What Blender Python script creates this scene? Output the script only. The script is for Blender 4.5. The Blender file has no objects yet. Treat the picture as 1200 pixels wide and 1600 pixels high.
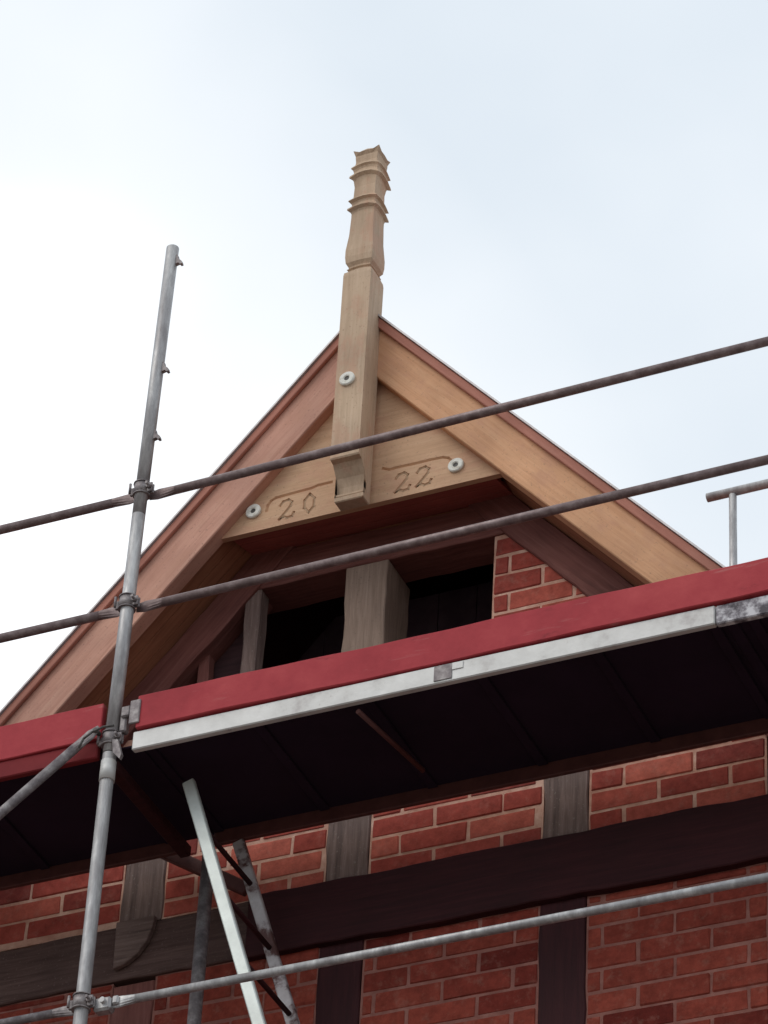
import bpy, bmesh, math, random
from mathutils import Vector, Matrix, Euler
random.seed(7)
S = bpy.context.scene
COL = S.collection
R = math.radians

# ------------------------------------------------------------------ camera
cd = bpy.data.cameras.new("camera")
cam = bpy.data.objects.new("camera", cd); COL.objects.link(cam)
right = Vector((0.9131344, 0.4047785, 0.0483731))
up = Vector((0.2137926, -0.5765345, 0.7886068))
back = Vector((0.3470998, -0.7097622, -0.6129921))
m = Matrix((right, up, back)).transposed().to_4x4()
m.translation = Vector((5.02, -10.6, 1.6))
cam.matrix_world = m
cd.sensor_fit = 'HORIZONTAL'; cd.sensor_width = 36.0
cd.lens = 6149.3 / 1200 * 36.0
cd.clip_start = 0.1; cd.clip_end = 3000
S.camera = cam

# ------------------------------------------------------------------ world and sun
SUN_EL, SUN_AZ = R(48), R(-38)          # azimuth from the facade normal towards the left of the picture
sd = Vector((math.sin(SUN_AZ) * math.cos(SUN_EL), -math.cos(SUN_AZ) * math.cos(SUN_EL), math.sin(SUN_EL)))
W = bpy.data.worlds.new("World"); S.world = W; W.use_nodes = True
nt = W.node_tree; nt.nodes.clear()
out = nt.nodes.new('ShaderNodeOutputWorld'); bg = nt.nodes.new('ShaderNodeBackground')
sky = nt.nodes.new('ShaderNodeTexSky'); sky.sky_type = 'NISHITA'; sky.sun_disc = False
sky.sun_elevation = SUN_EL; sky.sun_rotation = math.atan2(sd.x, sd.y)
sky.air_density = 1.0; sky.dust_density = 2.0
tc = nt.nodes.new('ShaderNodeTexCoord')
mp = nt.nodes.new('ShaderNodeMapping'); mp.inputs['Scale'].default_value = (1.0, 1.0, 1.6)
nz = nt.nodes.new('ShaderNodeTexNoise'); nz.inputs['Scale'].default_value = 5.0; nz.inputs['Detail'].default_value = 4
nz.inputs['Roughness'].default_value = 0.45
# brightest part of the cloud cover: where the sun stands behind thin cloud, upper left of the gable
glow = Vector((-0.52, 0.68, 0.52)).normalized()
dt = nt.nodes.new('ShaderNodeVectorMath'); dt.operation = 'DOT_PRODUCT'; dt.inputs[1].default_value = glow
nrm = nt.nodes.new('ShaderNodeVectorMath'); nrm.operation = 'NORMALIZE'
mr = nt.nodes.new('ShaderNodeMapRange'); mr.inputs['From Min'].default_value = 0.965; mr.inputs['From Max'].default_value = 0.998
mr.inputs['To Min'].default_value = 0.0; mr.inputs['To Max'].default_value = 1.0
ad = nt.nodes.new('ShaderNodeMath'); ad.operation = 'MULTIPLY_ADD'; ad.inputs[1].default_value = 1.5; ad.inputs[2].default_value = -0.62
ad2 = nt.nodes.new('ShaderNodeMath'); ad2.operation = 'ADD'; ad2.use_clamp = True
cr = nt.nodes.new('ShaderNodeValToRGB')
cr.color_ramp.elements[0].position = 0.0; cr.color_ramp.elements[0].color = (0.60, 0.665, 0.73, 1)
cr.color_ramp.elements[1].position = 1.0; cr.color_ramp.elements[1].color = (1.04, 1.05, 1.07, 1)
e = cr.color_ramp.elements.new(0.55); e.color = (0.78, 0.815, 0.85, 1)
scl = nt.nodes.new('ShaderNodeVectorMath'); scl.operation = 'SCALE'; scl.inputs['Scale'].default_value = 0.08
mx = nt.nodes.new('ShaderNodeMix'); mx.data_type = 'RGBA'; mx.inputs['Factor'].default_value = 0.95
L = nt.links.new
L(tc.outputs['Generated'], mp.inputs['Vector']); L(mp.outputs['Vector'], nz.inputs['Vector'])
L(tc.outputs['Generated'], nrm.inputs[0]); L(nrm.outputs['Vector'], dt.inputs[0]); L(dt.outputs['Value'], mr.inputs['Value'])
L(nz.outputs['Fac'], ad.inputs[0]); L(ad.outputs[0], ad2.inputs[0]); L(mr.outputs['Result'], ad2.inputs[1])
L(ad2.outputs[0], cr.inputs['Fac'])
L(sky.outputs['Color'], scl.inputs[0]); L(scl.outputs['Vector'], mx.inputs['A']); L(cr.outputs['Color'], mx.inputs['B'])
L(mx.outputs['Result'], bg.inputs['Color']); bg.inputs['Strength'].default_value = 1.0
L(bg.outputs[0], out.inputs['Surface'])

sl = bpy.data.lights.new("sun", 'SUN'); sl.energy = 0.8; sl.angle = R(30); sl.color = (1.0, 0.95, 0.88)
so = bpy.data.objects.new("sun", sl); COL.objects.link(so)
so.rotation_euler = sd.to_track_quat('Z', 'Y').to_euler()
so.location = (0, -20, 30)
S.view_settings.view_transform = 'Standard'; S.view_settings.look = 'None'
S.view_settings.exposure = 0.36; S.view_settings.gamma = 1.0

# ------------------------------------------------------------------ materials
def new_mat(name):
    mt = bpy.data.materials.new(name); mt.use_nodes = True
    n = mt.node_tree; b = n.nodes['Principled BSDF']
    return mt, n, b
def ramp(n, stops):
    r = n.nodes.new('ShaderNodeValToRGB')
    for i, (p, c) in enumerate(stops):
        el = r.color_ramp.elements[i] if i < 2 else r.color_ramp.elements.new(p)
        el.position = p; el.color = (*c, 1)
    return r
def wood(name, c1, c2, c3, rough=0.75, grain=1.0, bump=0.4, spot=None, coord='Object'):
    """grain runs along local X"""
    mt, n, b = new_mat(name)
    t = n.nodes.new('ShaderNodeTexCoord'); mpp = n.nodes.new('ShaderNodeMapping')
    mpp.inputs['Scale'].default_value = (2.2, 38 * grain, 38 * grain)
    nn = n.nodes.new('ShaderNodeTexNoise'); nn.inputs['Scale'].default_value = 1.6; nn.inputs['Detail'].default_value = 7
    nn.inputs['Roughness'].default_value = 0.65; nn.inputs['Distortion'].default_value = 0.6
    r = ramp(n, [(0.25, c1), (0.75, c3), (0.5, c2)])
    big = n.nodes.new('ShaderNodeTexNoise'); big.inputs['Scale'].default_value = 3.5; big.inputs['Detail'].default_value = 4
    mxx = n.nodes.new('ShaderNodeMix'); mxx.data_type = 'RGBA'; mxx.blend_type = 'MULTIPLY'; mxx.inputs['Factor'].default_value = 0.7
    r2 = ramp(n, [(0.3, (0.72, 0.68, 0.66)), (0.7, (1.15, 1.12, 1.08))])
    k = n.links.new
    k(t.outputs[coord], mpp.inputs['Vector']); k(mpp.outputs['Vector'], nn.inputs['Vector']); k(nn.outputs['Fac'], r.inputs['Fac'])
    k(t.outputs[coord], big.inputs['Vector']); k(big.outputs['Fac'], r2.inputs['Fac'])
    k(r.outputs['Color'], mxx.inputs['A']); k(r2.outputs['Color'], mxx.inputs['B'])
    last = mxx.outputs['Result']
    if spot:
        sp = n.nodes.new('ShaderNodeTexNoise'); sp.inputs['Scale'].default_value = 110; sp.inputs['Detail'].default_value = 3
        rs = ramp(n, [(0.62, (0, 0, 0)), (0.78, (0.8, 0.8, 0.8))])
        m2 = n.nodes.new('ShaderNodeMix'); m2.data_type = 'RGBA'; m2.inputs['B'].default_value = (*spot, 1)
        k(t.outputs[coord], sp.inputs['Vector']); k(sp.outputs['Fac'], rs.inputs['Fac'])
        k(rs.outputs['Color'], m2.inputs['Factor']); k(last, m2.inputs['A']); last = m2.outputs['Result']
    k(last, b.inputs['Base Color'])
    bp = n.nodes.new('ShaderNodeBump'); bp.inputs['Strength'].default_value = bump; bp.inputs['Distance'].default_value = 0.004
    k(nn.outputs['Fac'], bp.inputs['Height']); k(bp.outputs['Normal'], b.inputs['Normal'])
    b.inputs['Roughness'].default_value = rough
    b.inputs['Specular IOR Level'].default_value = 0.3
    return mt
def blotch(name, stops, scale=8, rough=0.6, metallic=0.0, bump=0.15, detail=6, spec=0.4, dist=0.003, stretch=(1, 1, 1)):
    mt, n, b = new_mat(name)
    t = n.nodes.new('ShaderNodeTexCoord'); mpp = n.nodes.new('ShaderNodeMapping'); mpp.inputs['Scale'].default_value = stretch
    nn = n.nodes.new('ShaderNodeTexNoise'); nn.inputs['Scale'].default_value = scale; nn.inputs['Detail'].default_value = detail
    nn.inputs['Roughness'].default_value = 0.65
    r = ramp(n, stops); k = n.links.new
    k(t.outputs['Object'], mpp.inputs['Vector']); k(mpp.outputs['Vector'], nn.inputs['Vector'])
    k(nn.outputs['Fac'], r.inputs['Fac']); k(r.outputs['Color'], b.inputs['Base Color'])
    f2 = n.nodes.new('ShaderNodeTexNoise'); f2.inputs['Scale'].default_value = scale * 14; f2.inputs['Detail'].default_value = 3
    k(mpp.outputs['Vector'], f2.inputs['Vector'])
    bp = n.nodes.new('ShaderNodeBump'); bp.inputs['Strength'].default_value = bump; bp.inputs['Distance'].default_value = dist
    k(f2.outputs['Fac'], bp.inputs['Height']); k(bp.outputs['Normal'], b.inputs['Normal'])
    b.inputs['Roughness'].default_value = rough; b.inputs['Metallic'].default_value = metallic
    b.inputs['Specular IOR Level'].default_value = spec
    return mt

M = {}
M['oak'] = wood('oak_grey_tan', (0.44, 0.315, 0.215), (0.54, 0.395, 0.275), (0.61, 0.46, 0.335), spot=(0.34, 0.21, 0.14))
M['oak_rose'] = wood('oak_rose', (0.52, 0.32, 0.19), (0.61, 0.385, 0.24), (0.67, 0.45, 0.29), spot=(0.34, 0.20, 0.13))
M['oak_orange'] = wood('oak_orange', (0.58, 0.30, 0.16), (0.67, 0.365, 0.205), (0.73, 0.43, 0.255), spot=(0.38, 0.21, 0.12))
M['oak_left'] = wood('oak_reddish', (0.50, 0.25, 0.18), (0.60, 0.32, 0.24), (0.66, 0.39, 0.29), spot=(0.30, 0.14, 0.11))
M['red_trim'] = wood('red_brown_trim', (0.36, 0.14, 0.10), (0.45, 0.185, 0.135), (0.50, 0.23, 0.17))
M['soffit'] = wood('soffit_brown', (0.25, 0.10, 0.055), (0.34, 0.14, 0.075), (0.42, 0.18, 0.10))
M['soffit_red'] = wood('soffit_red', (0.30, 0.075, 0.06), (0.38, 0.10, 0.08), (0.46, 0.13, 0.10))
M['old'] = wood('weathered_timber', (0.085, 0.055, 0.048), (0.17, 0.115, 0.10), (0.28, 0.20, 0.18), spot=(0.27, 0.23, 0.20), bump=0.9)
M['old_light'] = wood('bleached_timber', (0.17, 0.115, 0.085), (0.25, 0.175, 0.135), (0.34, 0.25, 0.20), spot=(0.12, 0.09, 0.07), bump=0.8)
M['old_dark'] = wood('tarred_timber', (0.024, 0.004, 0.005), (0.038, 0.006, 0.008), (0.055, 0.011, 0.012), bump=0.6)
M['old_mid'] = wood('dark_frame_timber', (0.12, 0.042, 0.036), (0.19, 0.068, 0.056), (0.25, 0.105, 0.088), bump=0.8)
M['groove'] = blotch('carved_groove_wood', [(0.3, (0.32, 0.19, 0.10)), (0.7, (0.44, 0.28, 0.16))], 30)
M['mortar'] = blotch('lime_mortar', [(0.25, (0.42, 0.20, 0.14)), (0.5, (0.60, 0.34, 0.25)), (0.7, (0.74, 0.49, 0.38))], 14, rough=0.95, bump=0.8)
M['white_peg'] = blotch('white_washer', [(0.35, (0.55, 0.50, 0.42)), (0.5, (0.76, 0.74, 0.66)), (0.7, (0.82, 0.80, 0.74))], 38)
M['hole'] = blotch('dark_bolt', [(0.3, (0.05, 0.045, 0.04)), (0.7, (0.12, 0.11, 0.10))], 60)
M['galv'] = blotch('galvanised_tube', [(0.3, (0.25, 0.23, 0.23)), (0.5, (0.38, 0.37, 0.37)), (0.68, (0.58, 0.57, 0.56))], 26, rough=0.5, metallic=0.45, stretch=(1, 1, 0.25))
M['galv_dirty'] = blotch('dirty_galvanised', [(0.3, (0.13, 0.11, 0.115)), (0.5, (0.24, 0.21, 0.21)), (0.7, (0.40, 0.37, 0.36))], 30, rough=0.6, metallic=0.4)
M['rail'] = blotch('dull_rail_tube', [(0.3, (0.14, 0.095, 0.09)), (0.5, (0.21, 0.15, 0.145)), (0.7, (0.32, 0.25, 0.24))], 25, rough=0.5, metallic=0.35)
M['alu'] = blotch('pale_aluminium', [(0.25, (0.36, 0.33, 0.32)), (0.42, (0.56, 0.55, 0.53)), (0.75, (0.72, 0.71, 0.69))], 7, rough=0.5, metallic=0.15, detail=8)
M['alu_mottled'] = blotch('mottled_paint_end', [(0.40, (0.06, 0.05, 0.06)), (0.50, (0.22, 0.20, 0.22)), (0.62, (0.6, 0.58, 0.6))], 22, rough=0.6, detail=8)
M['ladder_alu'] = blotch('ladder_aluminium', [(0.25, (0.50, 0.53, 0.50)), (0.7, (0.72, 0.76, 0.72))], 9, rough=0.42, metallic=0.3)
M['ladder_shaded'] = blotch('ladder_shaded', [(0.46, (0.10, 0.045, 0.04)), (0.52, (0.42, 0.38, 0.38)), (0.7, (0.6, 0.58, 0.58))], 5, rough=0.55, metallic=0.2)  # dark patches put the rear stringer's shade into its colour
M['toe'] = blotch('red_toe_board', [(0.2, (0.28, 0.030, 0.038)), (0.5, (0.40, 0.046, 0.056)), (0.8, (0.50, 0.078, 0.082))], 4, rough=0.75, bump=0.3, detail=8, spec=0.22)
def scuffs(mt, col, stretch, thr, amt):
    n = mt.node_tree; b = n.nodes['Principled BSDF']; k = n.links.new
    src = b.inputs['Base Color'].links[0].from_socket
    t = n.nodes.new('ShaderNodeTexCoord'); mpp = n.nodes.new('ShaderNodeMapping'); mpp.inputs['Scale'].default_value = stretch
    nn = n.nodes.new('ShaderNodeTexNoise'); nn.inputs['Scale'].default_value = 9; nn.inputs['Detail'].default_value = 9; nn.inputs['Roughness'].default_value = 0.7
    rs = ramp(n, [(thr, (0, 0, 0)), (thr + 0.09, (amt, amt, amt))])
    m2 = n.nodes.new('ShaderNodeMix'); m2.data_type = 'RGBA'; m2.inputs['B'].default_value = (*col, 1)
    k(t.outputs['Object'], mpp.inputs['Vector']); k(mpp.outputs['Vector'], nn.inputs['Vector']); k(nn.outputs['Fac'], rs.inputs['Fac'])
    k(rs.outputs['Color'], m2.inputs['Factor']); k(src, m2.inputs['A']); k(m2.outputs['Result'], b.inputs['Base Color'])
scuffs(M['toe'], (0.50, 0.22, 0.20), (0.35, 1, 3.0), 0.60, 0.45)
scuffs(M['toe'], (0.16, 0.02, 0.025), (0.6, 1, 1.6), 0.62, 0.6)
for w_ in ('oak', 'oak_rose', 'oak_orange', 'oak_left'): scuffs(M[w_], (0.20, 0.10, 0.06), (0.22, 9, 9), 0.66, 0.75)
for w_ in ('oak', 'oak_rose', 'oak_orange', 'oak_left'): scuffs(M[w_], (0.54, 0.27, 0.18), (0.5, 1, 1), 0.52, 0.35)
scuffs(M['alu'], (0.30, 0.25, 0.24), (2.5, 1, 2.5), 0.63, 0.7)
M['toe_dark'] = blotch('faded_red_edge', [(0.3, (0.16, 0.018, 0.022)), (0.7, (0.24, 0.03, 0.033))], 6, rough=0.8, spec=0.2)
M['ply'] = blotch('black_film_plywood', [(0.3, (0.016, 0.008, 0.018)), (0.7, (0.028, 0.014, 0.030))], 2.5, rough=0.75, spec=0.2)
M['steel_dark'] = blotch('dark_red_steel', [(0.3, (0.07, 0.022, 0.02)), (0.7, (0.12, 0.04, 0.035))], 15, rough=0.6)
M['tile'] = blotch('clay_tile', [(0.3, (0.22, 0.07, 0.045)), (0.7, (0.36, 0.13, 0.08))], 6, rough=0.85)
M['zinc'] = blotch('zinc_edge', [(0.3, (0.45, 0.42, 0.42)), (0.7, (0.6, 0.57, 0.57))], 14, rough=0.5, metallic=0.3)
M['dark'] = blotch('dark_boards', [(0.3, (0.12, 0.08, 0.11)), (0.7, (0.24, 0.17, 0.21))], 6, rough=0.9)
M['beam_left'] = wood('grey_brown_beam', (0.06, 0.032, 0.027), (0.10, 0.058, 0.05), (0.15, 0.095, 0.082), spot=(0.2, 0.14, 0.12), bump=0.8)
M['attic_red'] = wood('dim_opening_boards', (0.03, 0.012, 0.014), (0.05, 0.02, 0.022), (0.075, 0.032, 0.034))
M['ground'] = blotch('gravel_ground', [(0.3, (0.16, 0.13, 0.11)), (0.7, (0.26, 0.22, 0.19))], 3, rough=0.95, bump=0.8, dist=0.02)

# brick: colour from a per-brick attribute, mixed with fine noise
mt, n, b = new_mat('red_brick')
at = n.nodes.new('ShaderNodeAttribute'); at.attribute_name = 'tone'
rr = ramp(n, [(0.0, (0.21, 0.046, 0.038)), (1.0, (0.54, 0.145, 0.10)), (0.5, (0.39, 0.076, 0.055))])
tx = n.nodes.new('ShaderNodeTexCoord')
nn = n.nodes.new('ShaderNodeTexNoise'); nn.inputs['Scale'].default_value = 26; nn.inputs['Detail'].default_value = 7; nn.inputs['Roughness'].default_value = 0.7
r2 = ramp(n, [(0.3, (0.62, 0.60, 0.60)), (0.72, (1.25, 1.25, 1.25))])
m1 = n.nodes.new('ShaderNodeMix'); m1.data_type = 'RGBA'; m1.blend_type = 'MULTIPLY'; m1.inputs['Factor'].default_value = 0.9
sp = n.nodes.new('ShaderNodeTexNoise'); sp.inputs['Scale'].default_value = 17; sp.inputs['Detail'].default_value = 9; sp.inputs['Roughness'].default_value = 0.75
rs = ramp(n, [(0.52, (0, 0, 0)), (0.70, (0.22, 0.22, 0.22))])
m2 = n.nodes.new('ShaderNodeMix'); m2.data_type = 'RGBA'; m2.inputs['B'].default_value = (0.45, 0.30, 0.23, 1)
bp = n.nodes.new('ShaderNodeBump'); bp.inputs['Strength'].default_value = 0.9; bp.inputs['Distance'].default_value = 0.004
k = n.links.new
k(at.outputs['Fac'], rr.inputs['Fac']); k(tx.outputs['Object'], nn.inputs['Vector']); k(nn.outputs['Fac'], r2.inputs['Fac'])
k(rr.outputs['Color'], m1.inputs['A']); k(r2.outputs['Color'], m1.inputs['B'])
k(tx.outputs['Object'], sp.inputs['Vector']); k(sp.outputs['Fac'], rs.inputs['Fac']); k(rs.outputs['Color'], m2.inputs['Factor'])
k(m1.outputs['Result'], m2.inputs['A']); k(m2.outputs['Result'], b.inputs['Base Color'])
k(nn.outputs['Fac'], bp.inputs['Height']); k(bp.outputs['Normal'], b.inputs['Normal'])
b.inputs['Roughness'].default_value = 0.92; b.inputs['Specular IOR Level'].default_value = 0.15
M['brick'] = mt
mt = mt.copy(); mt.name = 'shaded_brick'  # darker brick copy: shade below the beam put into the colour
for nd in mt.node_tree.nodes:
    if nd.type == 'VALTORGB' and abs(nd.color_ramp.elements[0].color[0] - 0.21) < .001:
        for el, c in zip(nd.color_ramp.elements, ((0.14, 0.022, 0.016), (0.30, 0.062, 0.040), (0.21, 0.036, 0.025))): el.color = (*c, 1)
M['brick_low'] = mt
M['mortar_low'] = blotch('shaded_mortar', [(0.25, (0.19, 0.07, 0.055)), (0.5, (0.28, 0.115, 0.09)), (0.7, (0.36, 0.165, 0.13))], 14, rough=0.95, bump=0.8)  # mortar darkened likewise, lower-storey shade in its colour

# ------------------------------------------------------------------ helpers
def link(name, bm, mats, parent=None, origin=(0, 0, 0), rot=None, label=None, smooth=False, fixn=True):
    """bm is in the object's own frame; origin/rot are in world space (things are never rotated)"""
    if fixn: bmesh.ops.recalc_face_normals(bm, faces=bm.faces)
    me = bpy.data.meshes.new(name); bm.to_mesh(me); bm.free()
    if not isinstance(mats, (list, tuple)): mats = [mats]
    for q in mats: me.materials.append(q)
    if smooth:
        for p in me.polygons: p.use_smooth = True
    o = bpy.data.objects.new(name, me); COL.objects.link(o)
    mw = Matrix.Translation(Vector(origin))
    if rot is not None: mw = mw @ rot.to_4x4()
    if parent is not None:
        o.parent = parent
        o.matrix_local = WM[parent.name].inverted() @ mw
    else:
        o.matrix_local = mw
    WM[o.name] = mw
    if label: o['label'] = label
    return o
WM = {}
def thing(name, label, cat, loc, group=None):
    o = bpy.data.objects.new(name, None); COL.objects.link(o); o.location = loc
    o['label'] = label; o['category'] = cat
    if group: o['group'] = group
    WM[o.name] = Matrix.Translation(Vector(loc))
    return o
def box(bm, x0, x1, y0, y1, z0, z1, bev=0.0, mi=0):
    vs = [bm.verts.new((x, y, z)) for x in (x0, x1) for y in (y0, y1) for z in (z0, z1)]
    F = [(0, 1, 3, 2), (4, 6, 7, 5), (0, 4, 5, 1), (2, 3, 7, 6), (0, 2, 6, 4), (1, 5, 7, 3)]
    fs = [bm.faces.new([vs[i] for i in f]) for f in F]
    for f in fs: f.material_index = mi
    if bev > 0:
        es = list({e for f in fs for e in f.edges})
        g = bmesh.ops.bevel(bm, geom=es, offset=bev, segments=1, affect='EDGES', clamp_overlap=True, profile=0.5)
        for f in g['faces']: f.material_index = mi
    return vs
def tube(bm, p0, p1, r, seg=16, r1=None, cap=True):
    p0, p1 = Vector(p0), Vector(p1); d = (p1 - p0).normalized()
    a = d.orthogonal().normalized(); c = d.cross(a)
    if r1 is None: r1 = r
    A = [bm.verts.new(p0 + (a * math.cos(t) + c * math.sin(t)) * r) for t in [2 * math.pi * i / seg for i in range(seg)]]
    B = [bm.verts.new(p1 + (a * math.cos(t) + c * math.sin(t)) * r1) for t in [2 * math.pi * i / seg for i in range(seg)]]
    for i in range(seg):
        f = bm.faces.new((A[i], A[(i + 1) % seg], B[(i + 1) % seg], B[i])); f.smooth = True
    if cap:
        bm.faces.new(A[::-1]); bm.faces.new(B)
def prism(bm, pts, y0, y1):
    """polygon in x,z extruded along y"""
    a = [bm.verts.new((x, y0, z)) for x, z in pts]; c = [bm.verts.new((x, y1, z)) for x, z in pts]
    bm.faces.new(a); bm.faces.new(c[::-1]); n_ = len(pts)
    for i in range(n_): bm.faces.new((a[i], c[i], c[(i + 1) % n_], a[(i + 1) % n_]))
def beam(name, p0, p1, width, y0, y1, mat, parent, rough=0.002, bev=0.004, label=None, cuts=None, across=0.0):
    """timber whose length runs p0->p1 (x,z), centred on that line, spanning y0..y1; local X = its length"""
    a = Vector((p0[0], 0, p0[1])); c = Vector((p1[0], 0, p1[1])); ln = (c - a).length; d = (c - a) / ln
    wv = Vector((0, 1, 0)).cross(d) * -1       # up-ish
    rot = Matrix((d, Vector((0, 1, 0)), -wv if wv.z < 0 and abs(wv.z) > 1e-6 else wv)).transposed()
    if rot.determinant() < 0: rot = Matrix((d, Vector((0, 1, 0)), -Vector(rot.col[2]))).transposed()
    bm = bmesh.new()
    box(bm, 0, ln, y0, y1, -width / 2, width / 2, bev=bev)
    nc = cuts if cuts is not None else max(1, int(ln / 0.09))
    es = [e_ for e_ in bm.edges if abs((e_.verts[0].co - e_.verts[1].co).x) > ln * 0.8]
    if rough > 0 and nc > 1:
        bmesh.ops.subdivide_edges(bm, edges=es, cuts=nc, use_grid_fill=False)
        seed = random.random() * 100
        for v in bm.verts:
            xx = v.co.x
            s1 = math.sin(xx * 9.1 + seed) + 0.6 * math.sin(xx * 23.7 + seed * 2) + 0.5 * math.sin(xx * 51 + seed * 3 + v.co.y * 20)
            if v.co.z > 0: v.co.z += rough * s1
            else: v.co.z += rough * (math.sin(xx * 7.3 + seed * 5) + 0.7 * math.sin(xx * 31 + seed))
            if v.co.y < (y0 + y1) / 2: v.co.y += rough * 0.35 * math.sin(xx * 17 + seed * 4 + v.co.z * 30)
    return link(name, bm, mat, parent, origin=a, rot=rot, label=label)
def wall_panel(name, poly, parent, yw, zph, xph, mod=0.2575, ch=0.0858, depth=0.13, label=None, low=False):
    """bricks in running bond standing 2-5 mm proud of a mortar bed; poly is convex in x,z"""
    bm = bmesh.new(); tl = bm.verts.layers.float.new('tone')
    prism(bm, poly, yw, yw + depth)
    for f in bm.faces: f.material_index = 1
    zs = [p[1] for p in poly]; z0, z1 = min(zs), max(zs)
    def span(z):
        xs = []
        for i in range(len(poly)):
            (xa, za), (xb, zb) = poly[i], poly[(i + 1) % len(poly)]
            if (za - z) * (zb - z) < 0: xs.append(xa + (xb - xa) * (z - za) / (zb - za))
        return (min(xs), max(xs)) if len(xs) >= 2 else None
    r_ = math.floor((z0 - zph) / ch) - 1
    while zph + r_ * ch < z1:
        zb, zt = zph + r_ * ch + 0.0047, zph + (r_ + 1) * ch - 0.0047
        zb, zt = max(zb, z0 + 0.004), min(zt, z1 - 0.004)
        if zt - zb > 0.02:
            s_ = span((zb + zt) / 2); sb = span(zb + 0.004); stp = span(zt - 0.004)
            if s_ and sb and stp:
                lo, hi = max(s_[0], sb[0], stp[0]) + 0.006, min(s_[1], sb[1], stp[1]) - 0.006
                off = xph + (mod / 2 if r_ % 2 else 0)
                kx = math.floor((lo - off) / mod)
                while off + kx * mod < hi:
                    xa, xb = off + kx * mod + 0.0047 + random.uniform(-.002, .002), off + (kx + 1) * mod - 0.0047 + random.uniform(-.002, .002)
                    xa, xb = max(xa, lo), min(xb, hi)
                    if xb - xa > 0.025:
                        nv = len(bm.verts)
                        pr = random.uniform(0.0015, 0.005)
                        box(bm, xa, xb, yw - pr, yw + 0.01, zb + random.uniform(-.0015, .0015), zt + random.uniform(-.0015, .0015), bev=0.0045, mi=0)
                        bm.verts.ensure_lookup_table()
                        tv = min(1, max(0, random.gauss(0.5, 0.25)))
                        for v in bm.verts[nv:]:
                            v[tl] = tv; v.co.x += random.uniform(-.0025, .0025); v.co.z += random.uniform(-.0022, .0022)
                    kx += 1
        r_ += 1
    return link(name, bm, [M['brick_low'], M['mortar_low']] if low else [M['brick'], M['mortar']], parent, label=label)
def disc_ring(bm, c, ro, ri, th):
    """washer facing -y"""
    sg = 28; rings = [(ro, 0), (ro, -th * .7), (ro - 0.004, -th), (ri + 0.004, -th), (ri, -th * .75), (ri, 0)]
    V = [[bm.verts.new((c[0] + r_ * math.cos(2 * math.pi * i / sg), c[1] + dy, c[2] + r_ * math.sin(2 * math.pi * i / sg))) for i in range(sg)] for r_, dy in rings]
    for a in range(len(V) - 1):
        for i in range(sg): bm.faces.new((V[a][i], V[a][(i + 1) % sg], V[a + 1][(i + 1) % sg], V[a + 1][i]))

# ------------------------------------------------------------------ ground
bm = bmesh.new()
for i in range(1): 
    vs = [bm.verts.new(p) for p in ((-600, -600, 0), (600, -600, 0), (600, 600, 0), (-600, 600, 0))]; bm.faces.new(vs)
g = link('ground', bm, M['ground']); g['kind'] = 'structure'

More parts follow.
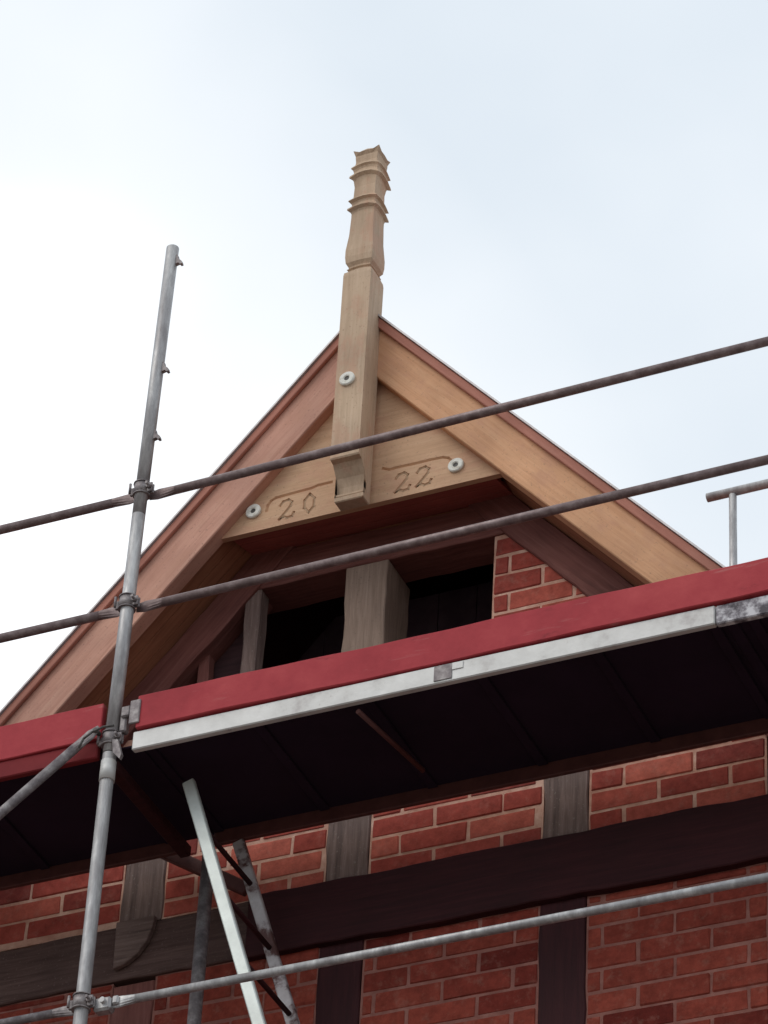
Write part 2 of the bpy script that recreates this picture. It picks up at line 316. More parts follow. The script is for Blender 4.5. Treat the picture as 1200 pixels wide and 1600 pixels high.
# ------------------------------------------------------------------ the gable house
YW = -0.17                 # face of the brickwork
AX, AZ, SL = -0.08, 11.39, 1.13    # ridge line and roof slope
HW = 2.75
def zo(x, drop=0.0): return AZ - drop - SL * abs(x - AX)
H = thing('gable_house', 'red brick half-timbered gable with new carved oak post behind scaffolding', 'building', (AX, YW, 0))
cs = 1 / math.sqrt(1 + SL * SL); sn = SL * cs
BP = 0.185                 # width of a barge board square to its edge
def slope_line(side, t0, t1, off):
    """a line running down the slope: t = horizontal run from the ridge, off = distance below the top edge square to the slope"""
    def P(t): return (AX + side * (t - off * sn), AZ - SL * t - off * cs)
    return P(t0), P(t1)
for side, matb, lab in ((-1, M['oak_left'], 'left barge board of reddish planed oak'), (1, M['oak_orange'], 'right barge board of orange tan planed oak')):
    # plumb-cut at the ridge, square elsewhere: profile drawn in x,z
    bm = bmesh.new()
    a, c = slope_line(side, 0, HW + 0.12, 0.0); 
    # local frame: X along the slope
    d = Vector((side * cs, 0, -sn)); upv = Vector((side * sn, 0, cs))
    rot = Matrix((d, Vector((0, 1, 0)) * (1 if side < 0 else 1), upv)).transposed()
    if rot.determinant() < 0: rot = Matrix((d, Vector((0, -1, 0)), upv)).transposed()
    ysg = rot.col[1].y
    ln = (HW + 0.12) / cs
    cut = BP * SL          # mitre at the ridge: z = -w -> x = w*tan
    def YY(v): return v * ysg
    pts = [(0, 0), (ln, 0), (ln, -BP), (BP * SL, -BP)]
    prism(bm, pts, YY(-0.43), YY(-0.36))
    bmesh.ops.bevel(bm, geom=list(bm.edges), offset=0.004, segments=1, affect='EDGES', clamp_overlap=True)
    bb = link('barge_board', bm, matb, H, origin=(AX, 0, AZ), rot=rot, label=lab)
    # chamfer moulding down the lower edge
    # raised fillet at the top edge of the board
    bm = bmesh.new(); prism(bm, [(0.002, 0.004), (ln, 0.004), (ln, -0.03), (0.03 * SL, -0.03)], YY(-0.448), YY(-0.4315))
    bmesh.ops.bevel(bm, geom=list(bm.edges), offset=0.003, segments=1, affect='EDGES', clamp_overlap=True)
    link('fillet', bm, M['red_trim'], bb, origin=(AX, 0, AZ), rot=rot)
    bm = bmesh.new(); prism(bm, [(0, 0.012), (ln, 0.012), (ln, 0.005), (0.0, 0.005)], YY(-0.456), YY(-0.36))
    link('drip_edge', bm, M['zinc'], bb, origin=(AX, 0, AZ), rot=rot)
    # boarded soffit behind the barge
    bm = bmesh.new()
    for j in range(3):
        ya = -0.359 + j * 0.066
        prism(bm, [(0.03, -0.02), (ln - 0.02, -0.02), (ln - 0.02, -0.170), (0.17 * SL + 0.01, -0.170)], YY(ya), YY(ya + 0.0635))
    link('soffit', bm, M['soffit'], H, origin=(AX, 0, AZ), rot=rot, label='brown boarded underside of the roof overhang')
    # roof: rafters zone slab and courses of plain tiles
    bm = bmesh.new(); prism(bm, [(0.0, -0.02), (ln, -0.02), (ln, -0.14), (0.14 * SL, -0.14)], YY(-0.15), YY(7.0))
    rf = link('roof', bm, M['old_dark'], H, origin=(AX, 0, AZ), rot=rot, label='roof slope')
    bm = bmesh.new(); nrow = 24
    for j in range(nrow):
        x0 = ln * j / nrow
        nt_ = 40
        for q in range(nt_):
            ya = -0.355 + q * 7.35 / nt_
            vs = box(bm, x0, x0 + ln / nrow * 1.12, min(YY(ya), YY(ya + 7.35 / nt_ - 0.004)), max(YY(ya), YY(ya + 7.35 / nt_ - 0.004)), -0.018 + 0.0, 0.0)
            for v in vs:
                if v.co.x > x0 + 0.01: v.co.z += 0.014
    link('roof_tiles', bm, M['tile'], rf, origin=(AX, 0, AZ), rot=rot)

# collar board with the carved year
ZB = 10.475
def inner_x(side, z, drop=0.20): return AX + side * (AZ - drop - z) / SL
bm = bmesh.new()
prism(bm, [(inner_x(-1, ZB, 0.16), ZB), (inner_x(1, ZB, 0.16), ZB), (AX + 0.02, AZ - 0.19), (AX - 0.02, AZ - 0.19)], -0.385, -0.361)
board = link('collar_board', bm, M['oak_orange'], H, origin=(0, 0, 0), label='triangular oak board with the carved year')
board.data.materials[0] = M['oak_rose']
def strokes(cuts, w):
    cb = bmesh.new()
    for pl in cuts:
        for (xa, za), (xb, zb) in zip(pl[:-1], pl[1:]):
            a, c = Vector((xa, 0, za)), Vector((xb, 0, zb)); d = (c - a).normalized(); nn_ = Vector((-d.z, 0, d.x)) * w / 2
            a2, c2 = a - d * w * .35, c + d * w * .35
            yA, yB = -0.386 + random.uniform(0.0, 0.0004), -0.378
            # V-groove liner: two sloping faces meeting at the bottom
            t = [bm_v(cb, a2 + nn_, -0.3853), bm_v(cb, c2 + nn_, -0.3853), bm_v(cb, c2 - nn_, -0.3853), bm_v(cb, a2 - nn_, -0.3853),
                 bm_v(cb, a2, yB), bm_v(cb, c2, yB)]
            cb.faces.new((t[0], t[1], t[5], t[4])); cb.faces.new((t[3], t[4], t[5], t[2])); cb.faces.new((t[0], t[4], t[3])); cb.faces.new((t[1], t[2], t[5]))
    return cb
def bm_v(b_, p, y): return b_.verts.new((p.x, y, p.z))
D2a = [[(0.000, 0.076), (0.012, 0.092), (0.034, 0.096), (0.050, 0.082), (0.046, 0.062), (0.022, 0.032), (0.000, 0.006)], [(0.000, 0.006), (0.016, 0.014), (0.034, 0.004), (0.056, 0.008), (0.062, 0.024)]]
D0a = [[(0.026, 0.096), (0.006, 0.070), (0.006, 0.030), (0.026, 0.004), (0.048, 0.028), (0.048, 0.070), (0.026, 0.096)]]
groups = []
def put(gl, x, z, s=0.92): return [[(x + px_ * s, z + pz_ * s) for px_, pz_ in pl] for pl in gl]
nums = [('carved_numeral', put(D2a, -0.405, 10.500), 'carved numeral 2'), ('carved_numeral', put(D0a, -0.310, 10.503), 'carved numeral 0'),
        ('carved_numeral', put(D2a, 0.065, 10.498), 'carved numeral 2'), ('carved_numeral', put(D2a, 0.150, 10.502), 'carved numeral 2')]
lines = [[(-0.462, 10.560), (-0.458, 10.585), (-0.445, 10.603), (-0.425, 10.612), (-0.36, 10.615), (-0.28, 10.618), (-0.255, 10.624), (-0.20, 10.624)],
         [(0.010, 10.630), (0.035, 10.618), (0.06, 10.620), (0.13, 10.618), (0.20, 10.618), (0.25, 10.616), (0.272, 10.606), (0.285, 10.590)]]
def carve(target, cutlist, w):
    """cut V grooves into the board for real"""
    cb = bmesh.new()
    for pl in cutlist:
        for (xa, za), (xb, zb) in zip(pl[:-1], pl[1:]):
            a, c = Vector((xa, 0, za)), Vector((xb, 0, zb)); d = (c - a).normalized(); nn_ = Vector((-d.z, 0, d.x)) * (w / 2)
            a2, c2 = a - d * w * .35, c + d * w * .35; o_ = Vector((0, 0, 0))
            tri = [(a2 + nn_, -0.3875), (a2 - nn_, -0.3875), (a2, -0.3765)]; tr2 = [(c2 + nn_, -0.3875), (c2 - nn_, -0.3875), (c2, -0.3765)]
            A = [cb.verts.new((p.x, y, p.z)) for p, y in tri]; B = [cb.verts.new((p.x, y, p.z)) for p, y in tr2]
            cb.faces.new(A); cb.faces.new(B[::-1])
            for i in range(3): cb.faces.new((A[i], B[i], B[(i + 1) % 3], A[(i + 1) % 3]))
    bmesh.ops.recalc_face_normals(cb, faces=cb.faces)
    me = bpy.data.meshes.new('cut'); cb.to_mesh(me); cb.free()
    co = bpy.data.objects.new('cut', me); COL.objects.link(co)
    md = target.modifiers.new('carve', 'BOOLEAN'); md.operation = 'DIFFERENCE'; md.object = co; md.solver = 'EXACT'; md.use_self = True
    bpy.context.view_layer.update()
    ev = target.evaluated_get(bpy.context.evaluated_depsgraph_get())
    nm = bpy.data.meshes.new_from_object(ev)
    target.modifiers.clear(); bpy.data.objects.remove(co)
    if len(nm.polygons) > 20: target.data = nm
# each numeral has a darker liner, groove shade put into its colour; the liner sits in its own groove
carve(board, [p for g_ in nums for p in g_[1]] + lines, 0.0165)
for nm_, cl, lb in nums:
    cb = bmesh.new()
    for pl in cl:
        for (xa, za), (xb, zb) in zip(pl[:-1], pl[1:]):
            a, c = Vector((xa, 0, za)), Vector((xb, 0, zb)); d = (c - a).normalized(); nn_ = Vector((-d.z, 0, d.x)) * 0.0040
            q = [cb.verts.new((p.x, -0.3812, p.z)) for p in (a + nn_, c + nn_, c - nn_, a - nn_)]
            q2 = [cb.verts.new((p.x, -0.3770, p.z)) for p in (a, c)]
            cb.faces.new(q); cb.faces.new((q[0], q[1], q2[1], q2[0])); cb.faces.new((q[3], q[2], q2[1], q2[0])); cb.faces.new((q[0], q[3], q2[0])); cb.faces.new((q[1], q[2], q2[1]))
    link(nm_, cb, M['groove'], board, label=lb)
def peg(parent, x, y, z):
    bm = bmesh.new(); disc_ring(bm, (x, y, z), 0.031, 0.0105, 0.011)
    w_ = link('washer', bm, M['white_peg'], parent)
    bm = bmesh.new(); tube(bm, (x, y + 0.002, z), (x, y - 0.006, z), 0.0104, 14); link('bolt_head', bm, M['hole'], parent)
peg(board, -0.514, -0.3855, 10.568); peg(board, 0.307, -0.3855, 10.559)

# flat soffit closing the bottom of the board back to the wall
for j in range(3):
    pass
bm = bmesh.new()
ys = [-0.360, -0.296, -0.232, -0.168]
for j in range(3):
    za, zb_ = 10.482 + j * 0.018, 10.482 + (j + 1) * 0.018
    xa, xb = inner_x(-1, 10.53, 0.26), inner_x(1, 10.53, 0.26)
    y0, y1 = ys[j], ys[j + 1] - 0.003
    v = [bm.verts.new(p) for p in ((xa, y0, za), (xb, y0, za), (xb, y1, zb_), (xa, y1, zb_), (xa, y0, za + .02), (xb, y0, za + .02), (xb, y1, zb_ + .02), (xa, y1, zb_ + .02))]
    for f in ((0, 1, 2, 3), (7, 6, 5, 4), (0, 4, 5, 1), (1, 5, 6, 2), (2, 6, 7, 3), (3, 7, 4, 0)): bm.faces.new([v[i] for i in f])
link('collar_soffit', bm, M['soffit_red'], H, label='dark red boarding under the carved board')

# finial post
FX, FY = -0.075, -0.482
bm = bmesh.new()
def ring(z, hw, arch=0.0, cz=0.0, yo=0.0, yf=None):
    """square ring, 12 points: corners, quarter points and mid points; arch lifts the mid points, cz lifts the corners"""
    pts = []
    cor = [(-1, -1), (1, -1), (1, 1), (-1, 1)]
    for i in range(4):
        a, c = cor[i], cor[(i + 1) % 4]
        for t in (0, 0.25, 0.5, 0.75):
            x, y = a[0] + (c[0] - a[0]) * t, a[1] + (c[1] - a[1]) * t
            hh = arch * (1 if t == 0.5 else 0.75 if t in (0.25, 0.75) else 0) + (cz if t == 0 else 0)
            X, Y = FX + x * hw, FY + y * hw
            if yf is not None and y < 0: Y = FY + (yf - FY) * (-y)
            pts.append(bm.verts.new((X, Y, z + hh)))
    return pts
b0 = 0.058
prof = [(10.436, b0 - .004, 0, 0, -0.478), (10.440, b0, 0, 0, -0.482), (10.455, b0, 0, 0, -0.484), (10.460, b0, 0, 0, -0.470), (10.466, b0, 0, 0, -0.476), (10.474, b0, 0, 0, -0.476), (10.480, b0, 0, 0, -0.462),
        (10.51, b0, 0, 0, -0.466), (10.545, b0, 0, 0, -0.478), (10.575, b0, 0, 0, -0.500), (10.590, b0, 0, 0, -0.514), (10.594, b0, 0, 0, -0.536), (10.600, b0, 0, 0, -0.540),
        (11.490, b0, 0, 0), (11.506, b0 - .002, .004, 0), (11.516, b0 - .013, .006, 0), (11.522, b0 - .014, .006, 0), (11.526, b0 - .008, .006, 0), (11.532, b0 - .014, .006, 0), (11.540, b0 - .013, .006, 0),
        (11.556, b0 - .004, .004, 0), (11.585, b0 - .001, 0, 0), (11.62, b0 - .001, 0, 0), (11.70, b0 - .008, 0, 0), (11.79, .0475, 0, 0),
        (11.812, .0475, .012, 0), (11.822, .050, .012, 0), (11.829, .061, .014, -.003), (11.834, .061, .014, 0), (11.840, .051, .014, 0), (11.858, .048, .012, 0),
        (11.868, .050, .012, 0), (11.874, .060, .013, 0), (11.880, .058, .013, 0), (11.888, .047, .010, 0), (11.905, .045, 0, 0), (11.955, .044, 0, 0), (11.978, .047, .010, 0),
        (11.990, .049, .016, 0), (11.998, .062, .018, -.004), (12.004, .061, .018, 0), (12.011, .051, .018, 0), (12.030, .049, .016, 0), (12.040, .052, .016, 0), (12.046, .059, .016, 0), (12.053, .057, .016, 0),
        (12.060, .048, .012, 0), (12.085, .045, 0, 0), (12.108, .047, 0, 0), (12.112, .047, .006, .006), (12.120, .055, 0.012, .022), (12.128, .046, .018, .004), (12.146, .034, .010, 0), (12.155, .015, 0, 0)]
prev = None; first = None
for p in prof:
    rg = ring(p[0], p[1], p[2], p[3], yf=p[4] if len(p) > 4 else None)
    if prev:
        for i in range(16): bm.faces.new((prev[i], prev[(i + 1) % 16], rg[(i + 1) % 16], rg[i]))
    else: bm.faces.new(rg[::-1])
    prev = rg
bm.faces.new(prev)
# local X must run up the post so that the grain does too
rotp = Matrix(((0, 0, 1), (0, 1, 0), (-1, 0, 0))).transposed()
rotp = Matrix((Vector((0, 0, 1)), Vector((0, 1, 0)), Vector((-1, 0, 0)))).transposed()
org = Vector((FX, FY, 10.4)); inv = rotp.inverted()
for v in bm.verts: v.co = inv @ (v.co - org)
fin = link('finial_post', bm, M['oak'], H, origin=org, rot=rotp, label='tall carved oak finial post with moulded head at the gable peak')
peg(fin, -0.084, -0.5405, 10.964)

# wall timbers
P0 = [(-1.855, -1.69), (-1.027, -0.860), (-0.221, -0.056), (0.600, 0.768), (1.412, 1.58), (2.22, 2.39)]
for i, (a, c) in enumerate(P0):
    top = min(9.80, zo((a + c) / 2, 0.5))
    beam('timber_post', ((a + c) / 2, 8.985), ((a + c) / 2, top), c - a, YW - 0.006, YW + 0.14, M['old'], H, rough=0.0035)
    beam('timber_post', ((a + c) / 2, 6.30), ((a + c) / 2, 8.735), c - a, YW - 0.006, YW + 0.14, M['old_dark'] if i >= 2 else M['old_mid'], H, rough=0.0035)
    beam('timber_post', ((a + c) / 2, 0.32), ((a + c) / 2, 6.02), c - a, YW - 0.006, YW + 0.14, M['old_mid'], H, rough=0.0035)
beam('wall_beam', (-0.50, 8.858), (HW + AX - 0.2, 8.858), 0.252, YW - 0.035, YW + 0.13, M['old_dark'], H, rough=0.003, label='almost black beam between the storeys')
beam('wall_beam', (-HW + AX + 0.2, 8.865), (-0.503, 8.865), 0.225, YW - 0.014, YW + 0.13, M['beam_left'], H, rough=0.003, label='grey weathered beam at the left, between the storeys')
beam('wall_beam', (-HW + AX + 0.2, 6.16), (HW + AX - 0.2, 6.16), 0.27, YW - 0.014, YW + 0.13, M['old_mid'], H, rough=0.003)
beam('wall_beam', (-HW + AX + 0.2, 0.16), (HW + AX - 0.2, 0.16), 0.31, YW - 0.014, YW + 0.13, M['old_mid'], H, rough=0.003)
beam('wall_beam', (inner_x(-1, 9.9, 0.45), 9.89), (inner_x(1, 9.9, 0.45), 9.89), 0.17, YW - 0.010, YW + 0.14, M['old'], H, rough=0.003)
beam('wall_beam', (inner_x(-1, 10.43, 0.30), 10.448), (inner_x(1, 10.43, 0.30), 10.448), 0.155, YW - 0.012, YW + 0.15, M['old_mid'], H, rough=0.003, label='short dark beam over the attic openings')
# tapered foot of the second post lying over the beam
bm = bmesh.new(); prism(bm, [(-1.02, 8.983), (-0.866, 8.983), (-0.872, 8.93), (-0.893, 8.875), (-0.925, 8.835), (-0.965, 8.805), (-1.015, 8.79)], YW - 0.040, YW - 0.016)
bmesh.ops.bevel(bm, geom=list(bm.edges), offset=0.003, segments=1, affect='EDGES', clamp_overlap=True)
link('post_foot', bm, M['old'], H, label='rounded foot of a post lapping over the beam')
# attic openings
beam('timber_post', (-0.598, 9.975), (-0.598, 10.37), 0.062, YW - 0.008, YW + 0.06, M['old'], H, rough=0.002)
beam('timber_post', (-0.129, 9.975), (-0.129, 10.37), 0.17, YW - 0.014, YW + 0.19, M['old_light'], H, rough=0.003, label='bleached mullion post between the two dark openings')
# wall rafters
for side in (-1, 1):
    off = 0.170 + 0.068
    t0, t1 = 0.42, HW - 0.2
    p0, p1 = slope_line(side, t0, t1, off)
    # start below the collar beam
    beam('wall_rafter', p0, p1, 0.132, YW - 0.022, YW + 0.12, M['old_mid'], H, rough=0.003)
# brick infill
def tri_edge(side, z): return AX + side * (AZ - z - 0.24 / cs) / SL
wall_panel('brick_panel', [(0.376, 9.975), (tri_edge(1, 9.975), 9.975), (tri_edge(1, 10.37), 10.37), (0.376, 10.37)], H, YW, 9.155, 0.44, depth=0.14, label='small brick panel right of the attic openings')
bm = bmesh.new(); prism(bm, [(tri_edge(-1, 9.975), 9.975), (-0.631, 9.975), (-0.631, 10.37), (tri_edge(-1, 10.37), 10.37)], YW + 0.075, YW + 0.10); link('attic_boarding', bm, M['attic_red'], H, label='dark recessed sheet standing in for a dim opening at the left')  # near-black colour stands in for the shade of an opening
beam('timber_post', (-0.80, 9.975), (-0.80, 10.17), 0.045, YW + 0.02, YW + 0.07, M['old_mid'], H, rough=0.002)
PH = {-1.69: (9.180, -1.411, 0.27), -0.860: (9.145, -0.36, 0.25), -0.056: (9.144, 0.446, 0.2575), 0.768: (9.155, 0.895, 0.2575)}
edges = [(-HW + AX + 0.22, -1.855)] + [(P0[i][1], P0[i + 1][0]) for i in range(5)] + [(2.39, HW + AX - 0.22)]
for a, c in edges:
    zp, xp, md = PH.get(a, (9.155, 0.895, 0.2575))
    topa, topc = 9.805, 9.805
    poly = [(a, 8.985), (c, 8.985)]
    za, zc = min(9.805, zo(a, 0.38)), min(9.805, zo(c, 0.38))
    if zc > 8.99: poly.append((c, zc))
    if za < 9.805 and zc >= 9.805: poly.append((AX - (AZ - 0.38 - 9.805) / SL, 9.805))
    if zc < 9.805 and za >= 9.805: poly.append((AX + (AZ - 0.38 - 9.805) / SL, 9.805))
    if za > 8.99: poly.append((a, za))
    if len(poly) >= 3: wall_panel('brick_panel', poly, H, YW, zp, xp, md)
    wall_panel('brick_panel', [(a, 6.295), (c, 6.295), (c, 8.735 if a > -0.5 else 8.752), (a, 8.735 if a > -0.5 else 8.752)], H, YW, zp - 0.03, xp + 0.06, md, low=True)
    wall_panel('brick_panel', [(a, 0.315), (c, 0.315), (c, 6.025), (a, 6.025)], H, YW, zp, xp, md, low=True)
# corner posts, side and rear walls, attic floor
for sx in (-1, 1):
    xx = AX + sx * (HW - 0.14)
    beam('corner_post', (xx, 0.0), (xx, zo(xx, 0.36)), 0.16, YW - 0.012, YW + 0.14, M['old_mid'], H, rough=0.003)
    bm = bmesh.new(); box(bm, min(xx - .07, xx + .07), max(xx - .07, xx + .07), YW + 0.145, 6.7, 0, zo(xx, 0.36)); link('side_wall', bm, M['mortar'], H)
bm = bmesh.new(); q = HW - 0.25
prism(bm, [(AX - q, 0), (AX + q, 0), (AX + q, zo(AX + q, .36)), (AX, AZ - .36), (AX - q, zo(AX - q, .36))], 6.55, 6.69); link('rear_wall', bm, M['mortar'], H)
bm = bmesh.new(); box(bm, AX - q, AX + q, YW + 0.20, 6.5, 9.80, 9.86); link('attic_floor', bm, M['dark'], H)
bm = bmesh.new()
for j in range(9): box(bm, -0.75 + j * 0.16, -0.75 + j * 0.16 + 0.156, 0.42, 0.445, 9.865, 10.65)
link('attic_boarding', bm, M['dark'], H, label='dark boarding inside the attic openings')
# upper closing panel behind the carved board
bm = bmesh.new(); prism(bm, [(inner_x(-1, 10.53, 0.3), 10.53), (inner_x(1, 10.53, 0.3), 10.53), (AX, AZ - 0.3)], YW, YW + 0.1); link('gable_boarding', bm, M['soffit'], H)

# ------------------------------------------------------------------ scaffold
SY = -0.93
SC = thing('scaffold', 'galvanised tube scaffold with red toe boards across the brick gable', 'scaffold', (-0.70, SY, 0))
def stdx(z): return -0.699 + max(0, (z - 9.4)) * 0.0165
def coupler(parent, x, y, z, s=1.0, mat=None):
    bm = bmesh.new(); r_ = 0.0295 * s
    tube(bm, (x, y, z - 0.022), (x, y, z + 0.022), r_, 18)
    tube(bm, (x, y, z - 0.027), (x, y, z - 0.023), r_ + 0.003, 18); tube(bm, (x, y, z + 0.023), (x, y, z + 0.027), r_ + 0.003, 18)
    box(bm, x + 0.026, x + 0.046, y - 0.012, y - 0.004, z - 0.020, z + 0.020, 0.002)
    box(bm, x + 0.026, x + 0.046, y + 0.002, y + 0.010, z - 0.020, z + 0.020, 0.002)
    tube(bm, (x + 0.037, y - 0.040, z), (x + 0.037, y + 0.02, z), 0.0055, 8)
    tube(bm, (x + 0.037, y - 0.024, z), (x + 0.037, y - 0.0125, z), 0.0105, 6)
    box(bm, x - 0.046, x - 0.027, y - 0.006, y + 0.006, z - 0.017, z + 0.017, 0.002)
    tube(bm, (x - 0.038, y - 0.02, z - 0.020), (x - 0.038, y - 0.02, z + 0.024), 0.005, 8)
    return link('coupler', bm, mat or M['galv_dirty'], parent)
def hook(parent, x, y, z, s=1.0):
    """wedge-lock stud pointing right, with a drooping tip"""
    bm = bmesh.new()
    pr = [(0.020, 0.030), (0.028, 0.030), (0.034, 0.008), (0.048, -0.006), (0.052, -0.020), (0.044, -0.022), (0.036, -0.012), (0.020, -0.016)]
    prism(bm, [(x + a * s, z + c * s) for a, c in pr], y - 0.008, y + 0.008)
    return link('lock_stud', bm, M['galv_dirty'], parent)
def standard(x, y, z1, top=False):
    bm = bmesh.new()
    if top:
        tube(bm, (-0.697, y, 9.17), (stdx(10.2), y, 10.2), 0.0242, 20, cap=True)
        tube(bm, (stdx(10.2), y, 10.2), (stdx(z1), y, z1), 0.0242, 20)
        tube(bm, (-0.697, y, 0.06), (-0.697, y, 9.165), 0.0238, 20)
    else:
        tube(bm, (x, y, 0.06), (x, y, z1), 0.0242, 20)
    o = link('standard', bm, M['galv'], SC)
    bm = bmesh.new(); box(bm, x - 0.075, x + 0.075, y - 0.075, y + 0.075, 0.0, 0.008, 0.002); tube(bm, (x, y, 0.006), (x, y, 0.30), 0.018, 12)
    link('base_plate', bm, M['galv_dirty'], o)
    return o
st = standard(-0.70, SY, 11.475, top=True)
# bright sleeve just under the deck joint
bm = bmesh.new(); tube(bm, (-0.697, SY, 9.055), (-0.697, SY, 9.135), 0.0275, 20, r1=0.0265); link('sleeve', bm, M['alu'], st)
for z in (11.40, 10.875, 10.556): hook(st, stdx(z), SY, z)
for z in (10.315, 9.808, 9.225, 8.18, 7.2): coupler(st, stdx(z), SY, z)
st2 = standard(1.95, SY, 11.475)
for z in (10.315, 9.808, 9.225, 8.18): coupler(st2, 1.95, SY, z)
st3 = standard(-3.34, SY, 11.475)
for z in (10.315, 9.808, 9.225, 8.18): coupler(st3, -3.34, SY, z)
for x in (-0.62, 1.95, -3.34): standard(x, -0.30, 9.12).data.materials[0] = M['galv_dirty']
def guard(x0, x1, z, r, mat, y=SY + 0.034, flat0=True, flat1=True, z1=None, label=None):
    bm = bmesh.new(); z1 = z if z1 is None else z1
    a = x0 + (0.105 if flat0 else 0); c = x1 - (0.105 if flat1 else 0)
    sl_ = (z1 - z) / (x1 - x0)
    def Z(x): return z + sl_ * (x - x0)
    nseg = 12
    tube(bm, (a, y, Z(a)), (c, y, Z(c)), r, 16)
    # flattened, hooked ends
    for fl, xe, xi in ((flat0, x0, a), (flat1, x1, c)):
        if not fl: continue
        s_ = 1 if xi > xe else -1
        cx = [(xe, 1.1, 0.004), (xe + s_ * 0.035, 1.5, 0.005), (xi, 1.0, r * 0.98), (xi + s_ * 0.012, 0.99, r * 0.98)]
        rg = []
        for (xx_, hz_, ty) in cx:
            rg.append([bm.verts.new((xx_, y + math.cos(t) * ty, Z(xx_) + math.sin(t) * r * hz_)) for t in [2 * math.pi * i / 12 for i in range(12)]])
        for q_ in range(3):
            for i in range(12): bm.faces.new((rg[q_][i], rg[q_][(i + 1) % 12], rg[q_ + 1][(i + 1) % 12], rg[q_ + 1][i]))
        bm.faces.new(rg[0]); bm.faces.new(rg[-1][::-1])
    return link('guardrail', bm, mat, SC, label=label)
guard(-0.668, 1.94, 10.308, 0.0165, M['rail'], z1=10.338)
guard(-3.33, -0.712, 10.326, 0.0170, M['rail'], z1=10.318)
guard(-0.672, 1.94, 9.806, 0.0165, M['rail'], z1=9.822)
guard(-3.33, -0.712, 9.815, 0.0170, M['rail'], z1=9.812)
lr = guard(-0.62, 1.94, 8.182, 0.0150, M['galv'], label='bright lower guard rail with a clamp at its left end')
bm = bmesh.new(); box(bm, -0.665, -0.600, SY + 0.012, SY + 0.056, 8.150, 8.200, 0.008); tube(bm, (-0.625, SY + 0.0, 8.182), (-0.625, SY + 0.06, 8.182), 0.010, 10)
box(bm, -0.600, -0.575, SY + 0.018, SY + 0.05, 8.168, 8.202, 0.006)
link('end_clamp', bm, M['galv'], lr)
guard(-3.33, -0.715, 8.185, 0.0150, M['galv_dirty'])

def toe(x0, x1, z0, z1, y=SY - 0.012, label=None):
    bm = bmesh.new(); box(bm, x0, x1, y, y + 0.030, z0, z1, 0.003)
    es = [e_ for e_ in bm.edges if abs((e_.verts[0].co - e_.verts[1].co).x) > (x1 - x0) * 0.8]
    bmesh.ops.subdivide_edges(bm, edges=es, cuts=40)
    for v in bm.verts: v.co.z += 0.0018 * math.sin(v.co.x * 5 + z0) + 0.0012 * math.sin(v.co.x * 19); v.co.y += 0.003 * math.sin(v.co.x * 3)
    o = link('toe_board', bm, M['toe'], SC, label=label)
    return o
tr = toe(-0.600, 1.93, 9.243, 9.378, label='right red toe board over the white deck edge')
tl_ = toe(-3.32, -0.735, 9.236, 9.384, label='left red toe board beyond the upright')
# end fitting of the right toe board
bm = bmesh.new(); box(bm, -0.625, -0.585, SY - 0.022, SY - 0.013, 9.262, 9.360, 0.003); box(bm, -0.66, -0.624, SY - 0.02, SY + 0.004, 9.300, 9.345, 0.005)
box(bm, -0.668, -0.64, SY - 0.01, SY + 0.02, 9.245, 9.330, 0.006)
link('bracket', bm, M['galv_dirty'], tr, label='grey end bracket of the toe board')
def deck(x0, x1, z0, z1, edge, ya=SY, yb=-0.285, label=None):
    bm = bmesh.new(); box(bm, x0, x1, ya + 0.024, yb - 0.022, z1 - 0.022, z1 - 0.008)
    nr = 5
    for i in range(nr + 1):
        xx_ = x0 + 0.03 + (x1 - x0 - 0.06) * i / nr
        box(bm, xx_ - 0.018, xx_ + 0.018, ya + 0.026, yb - 0.024, z1 - 0.032, z1 - 0.0225, 0.002)
    o = link('deck', bm, M['ply'], SC, label=label)
    bm = bmesh.new(); box(bm, x0, x1, ya - 0.004, ya + 0.022, z0, z1, 0.004); link('edge_profile', bm, edge, o)
    bm = bmesh.new(); box(bm, x0, x1, yb - 0.020, yb, z0, z1, 0.003); link('edge_profile', bm, M['steel_dark'], o)
    return o
dk = deck(-0.612, 1.505, 9.163, 9.238, M['alu'], label='right scaffold deck with black underside and whitish front edge')
bm = bmesh.new(); box(bm, 0.515, 0.580, SY - 0.0075, SY - 0.0045, 9.172, 9.232, 0.001); link('sticker', bm, M['galv_dirty'], dk, label='worn grey sticker on the white deck edge')
bm = bmesh.new(); box(bm, 0.580, 0.620, SY - 0.0070, SY - 0.0045, 9.205, 9.233, 0.001); link('sticker', bm, M['alu'], dk)
dk2 = deck(1.508, 1.92, 9.160, 9.234, M['alu_mottled'], label='mottled grey end piece of the deck')
dk3 = deck(-3.32, -0.745, 9.163, 9.233, M['toe_dark'], label='left scaffold deck with dull red edge')
for x0, x1 in ((-3.32, -0.745), (-0.60, 1.92)):
    d_ = deck(x0, x1, 7.10, 7.18, M['alu'])
    toe(x0, x1, 7.185, 7.32)
# transoms under the decks
def transom(x, z, mat=M['galv_dirty']):
    bm = bmesh.new(); box(bm, x - 0.022, x + 0.022, SY + 0.026, -0.325, z - 0.022, z + 0.022, 0.006); return link('transom', bm, mat, SC)
for z in (9.136, 7.07):
    for x in (-0.699, 1.95, -3.34): transom(x, z, M['old_dark'])
bm = bmesh.new(); box(bm, -0.756, -0.601, -0.900, -0.308, 9.199, 9.2085, 0.002); link('gap_plate', bm, M['ply'], SC, label='black plate closing the gap between the two decks')
bm = bmesh.new(); tube(bm, (0.225, -0.90, 9.146), (0.29, -0.50, 9.146), 0.009, 10); link('wind_brace', bm, M['steel_dark'], SC, label='thin diagonal bar under the deck')
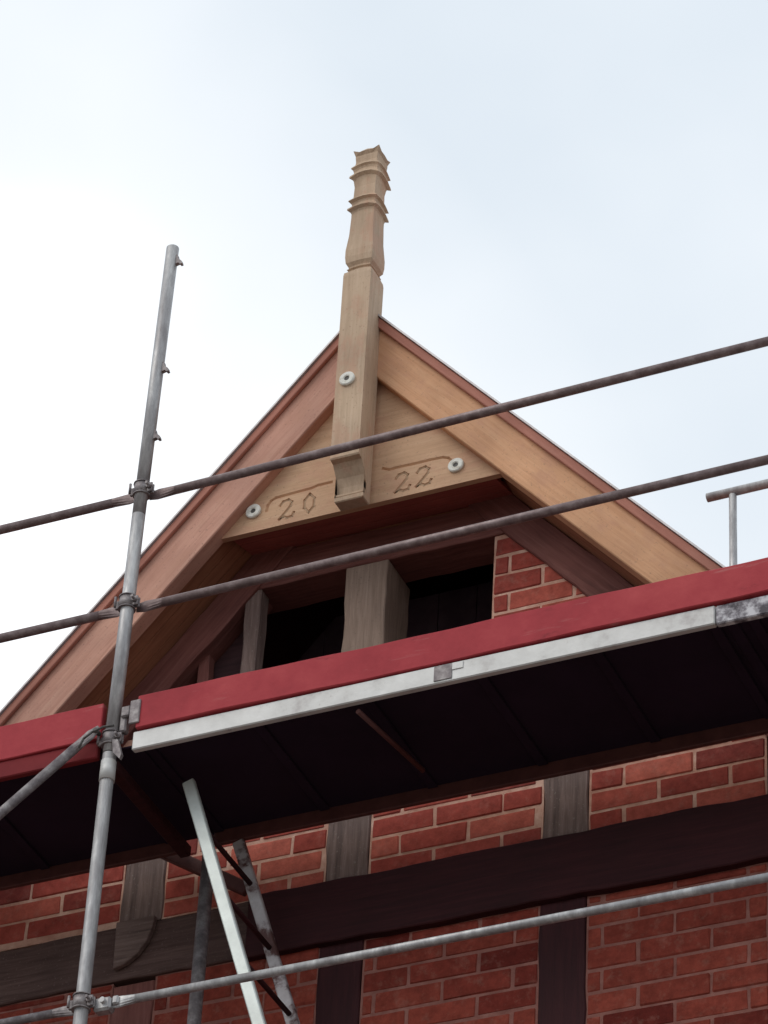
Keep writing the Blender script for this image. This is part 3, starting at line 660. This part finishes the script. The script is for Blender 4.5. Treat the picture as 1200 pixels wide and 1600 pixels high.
# facade brace with flattened end
bm = bmesh.new()
p_a, p_b = Vector((-0.742, SY - 0.040, 9.248)), Vector((-2.30, SY - 0.040, 8.03))
dd = (p_b - p_a).normalized()
tube(bm, p_a + dd * 0.09, p_b, 0.0175, 16)
pe = p_a + dd * 0.09; nrmv = Vector((dd.z, 0, -dd.x))
rg = []
for tt, h_, ty in ((-0.02, 0.6, 0.004), (0.02, 1.3, 0.005), (0.05, 1.2, 0.008), (0.095, 0.99, 0.017), (0.11, 0.99, 0.017)):
    cc = p_a + dd * tt
    rg.append([bm.verts.new(cc + nrmv * (math.sin(t) * 0.0175 * h_) + Vector((0, math.cos(t) * ty, 0))) for t in [2 * math.pi * i / 14 for i in range(14)]])
for q_ in range(4):
    for i in range(14): bm.faces.new((rg[q_][i], rg[q_][(i + 1) % 14], rg[q_ + 1][(i + 1) % 14], rg[q_ + 1][i]))
bm.faces.new(rg[0]); bm.faces.new(rg[-1])
br = link('brace', bm, M['galv_dirty'], SC, label='sloping facade brace left of the upright')
bm = bmesh.new(); tube(bm, (-0.735, SY - 0.052, 9.245), (-0.735, SY - 0.02, 9.245), 0.009, 10); link('pin', bm, M['hole'], br)
# tie wire looped round the joint
bm = bmesh.new()
pts = [Vector((-0.780, SY - 0.07, 9.168)), Vector((-0.765, SY - 0.072, 9.200)), Vector((-0.735, SY - 0.070, 9.222)), Vector((-0.700, SY - 0.060, 9.242)), Vector((-0.665, SY - 0.045, 9.25))]
for a, c in zip(pts[:-1], pts[1:]): tube(bm, a, c, 0.0042, 8)
link('tie_wire', bm, M['hole'], SC)
bm = bmesh.new(); prism(bm, [(-0.676, 9.205), (-0.655, 9.20), (-0.634, 9.135), (-0.640, 9.118), (-0.668, 9.150)], SY - 0.03, SY - 0.014)
link('wedge', bm, M['galv_dirty'], SC)
# dark red steel tie between inner upright and wall
bm = bmesh.new(); box(bm, 0, 0.34, -0.02, 0.02, -0.022, 0.022, 0.004)
pA, pB = Vector((-0.862, -0.250, 9.235)), Vector((-0.545, -0.215, 9.035)); dx = (pB - pA).normalized(); dz = Vector((0, 1, 0)).cross(dx) * -1
dy = dz.cross(dx); bm.free(); bm = bmesh.new(); box(bm, 0, (pB - pA).length + 0.05, -0.016, 0.016, -0.024, 0.024, 0.004)
link('tie_bar', bm, M['steel_dark'], SC, origin=pA, rot=Matrix((dx, dy, dz)).transposed(), label='dark red bar sloping down behind the ladder')

# ------------------------------------------------------------------ access ladder
LX = lambda z: -0.489 + 0.337 * (9.103 - z)
LD = thing('ladder', 'pale aluminium ladder leaning steeply from lower to upper scaffold deck', 'ladder', (LX(7.19), -0.50, 7.19))
for yy, mt_, lb in ((-0.70, M['ladder_alu'], 'bright front stringer'), (-0.30, M['ladder_shaded'], 'rear stringer with shade patches in its colour')):
    bm = bmesh.new(); w_ = 0.044
    a, c = Vector((LX(9.155), yy, 9.155)), Vector((LX(7.19), yy, 7.19)); d = (c - a).normalized(); nn_ = Vector((0, 1, 0)).cross(d)
    L0 = (c - a).length
    rot = Matrix((d, Vector((0, 1, 0)), nn_ * -1)).transposed()
    if rot.determinant() < 0: rot = Matrix((d, Vector((0, 1, 0)), nn_)).transposed()
    ml = 0.0
    box(bm, 0, L0, -0.0125, 0.0125, -w_ / 2, w_ / 2, 0.004)
    link('stringer', bm, mt_, LD, origin=a, rot=rot, label=lb)
zz = 8.96
while zz > 7.25:
    bm = bmesh.new(); tube(bm, (LX(zz), -0.688, zz), (LX(zz), -0.312, zz), 0.0095, 12); link('rung', bm, M['old_dark'], LD); zz -= 0.28

# ------------------------------------------------------------------ edge guard on the right roof slope
RG = thing('roof_guardrail', 'short grey tube guardrail standing on the far right roof slope', 'guardrail', (0.95, 0.8, zo(0.95)))
bm = bmesh.new(); tube(bm, (0.845, 0.80, 11.136), (2.6, 0.80, 11.150), 0.0185, 16); link('top_rail', bm, M['galv'], RG)
for x in (0.951, 2.3):
    bm = bmesh.new(); tube(bm, (x, 0.80, zo(x) + 0.03), (x, 0.80, 11.120), 0.0155, 14)
    p_ = link('upright', bm, M['galv'], RG)
    bm = bmesh.new(); box(bm, x - 0.05, x + 0.05, 0.75, 0.85, zo(x) - 0.03, zo(x) + 0.075, 0.004); link('foot_plate', bm, M['galv_dirty'], p_)
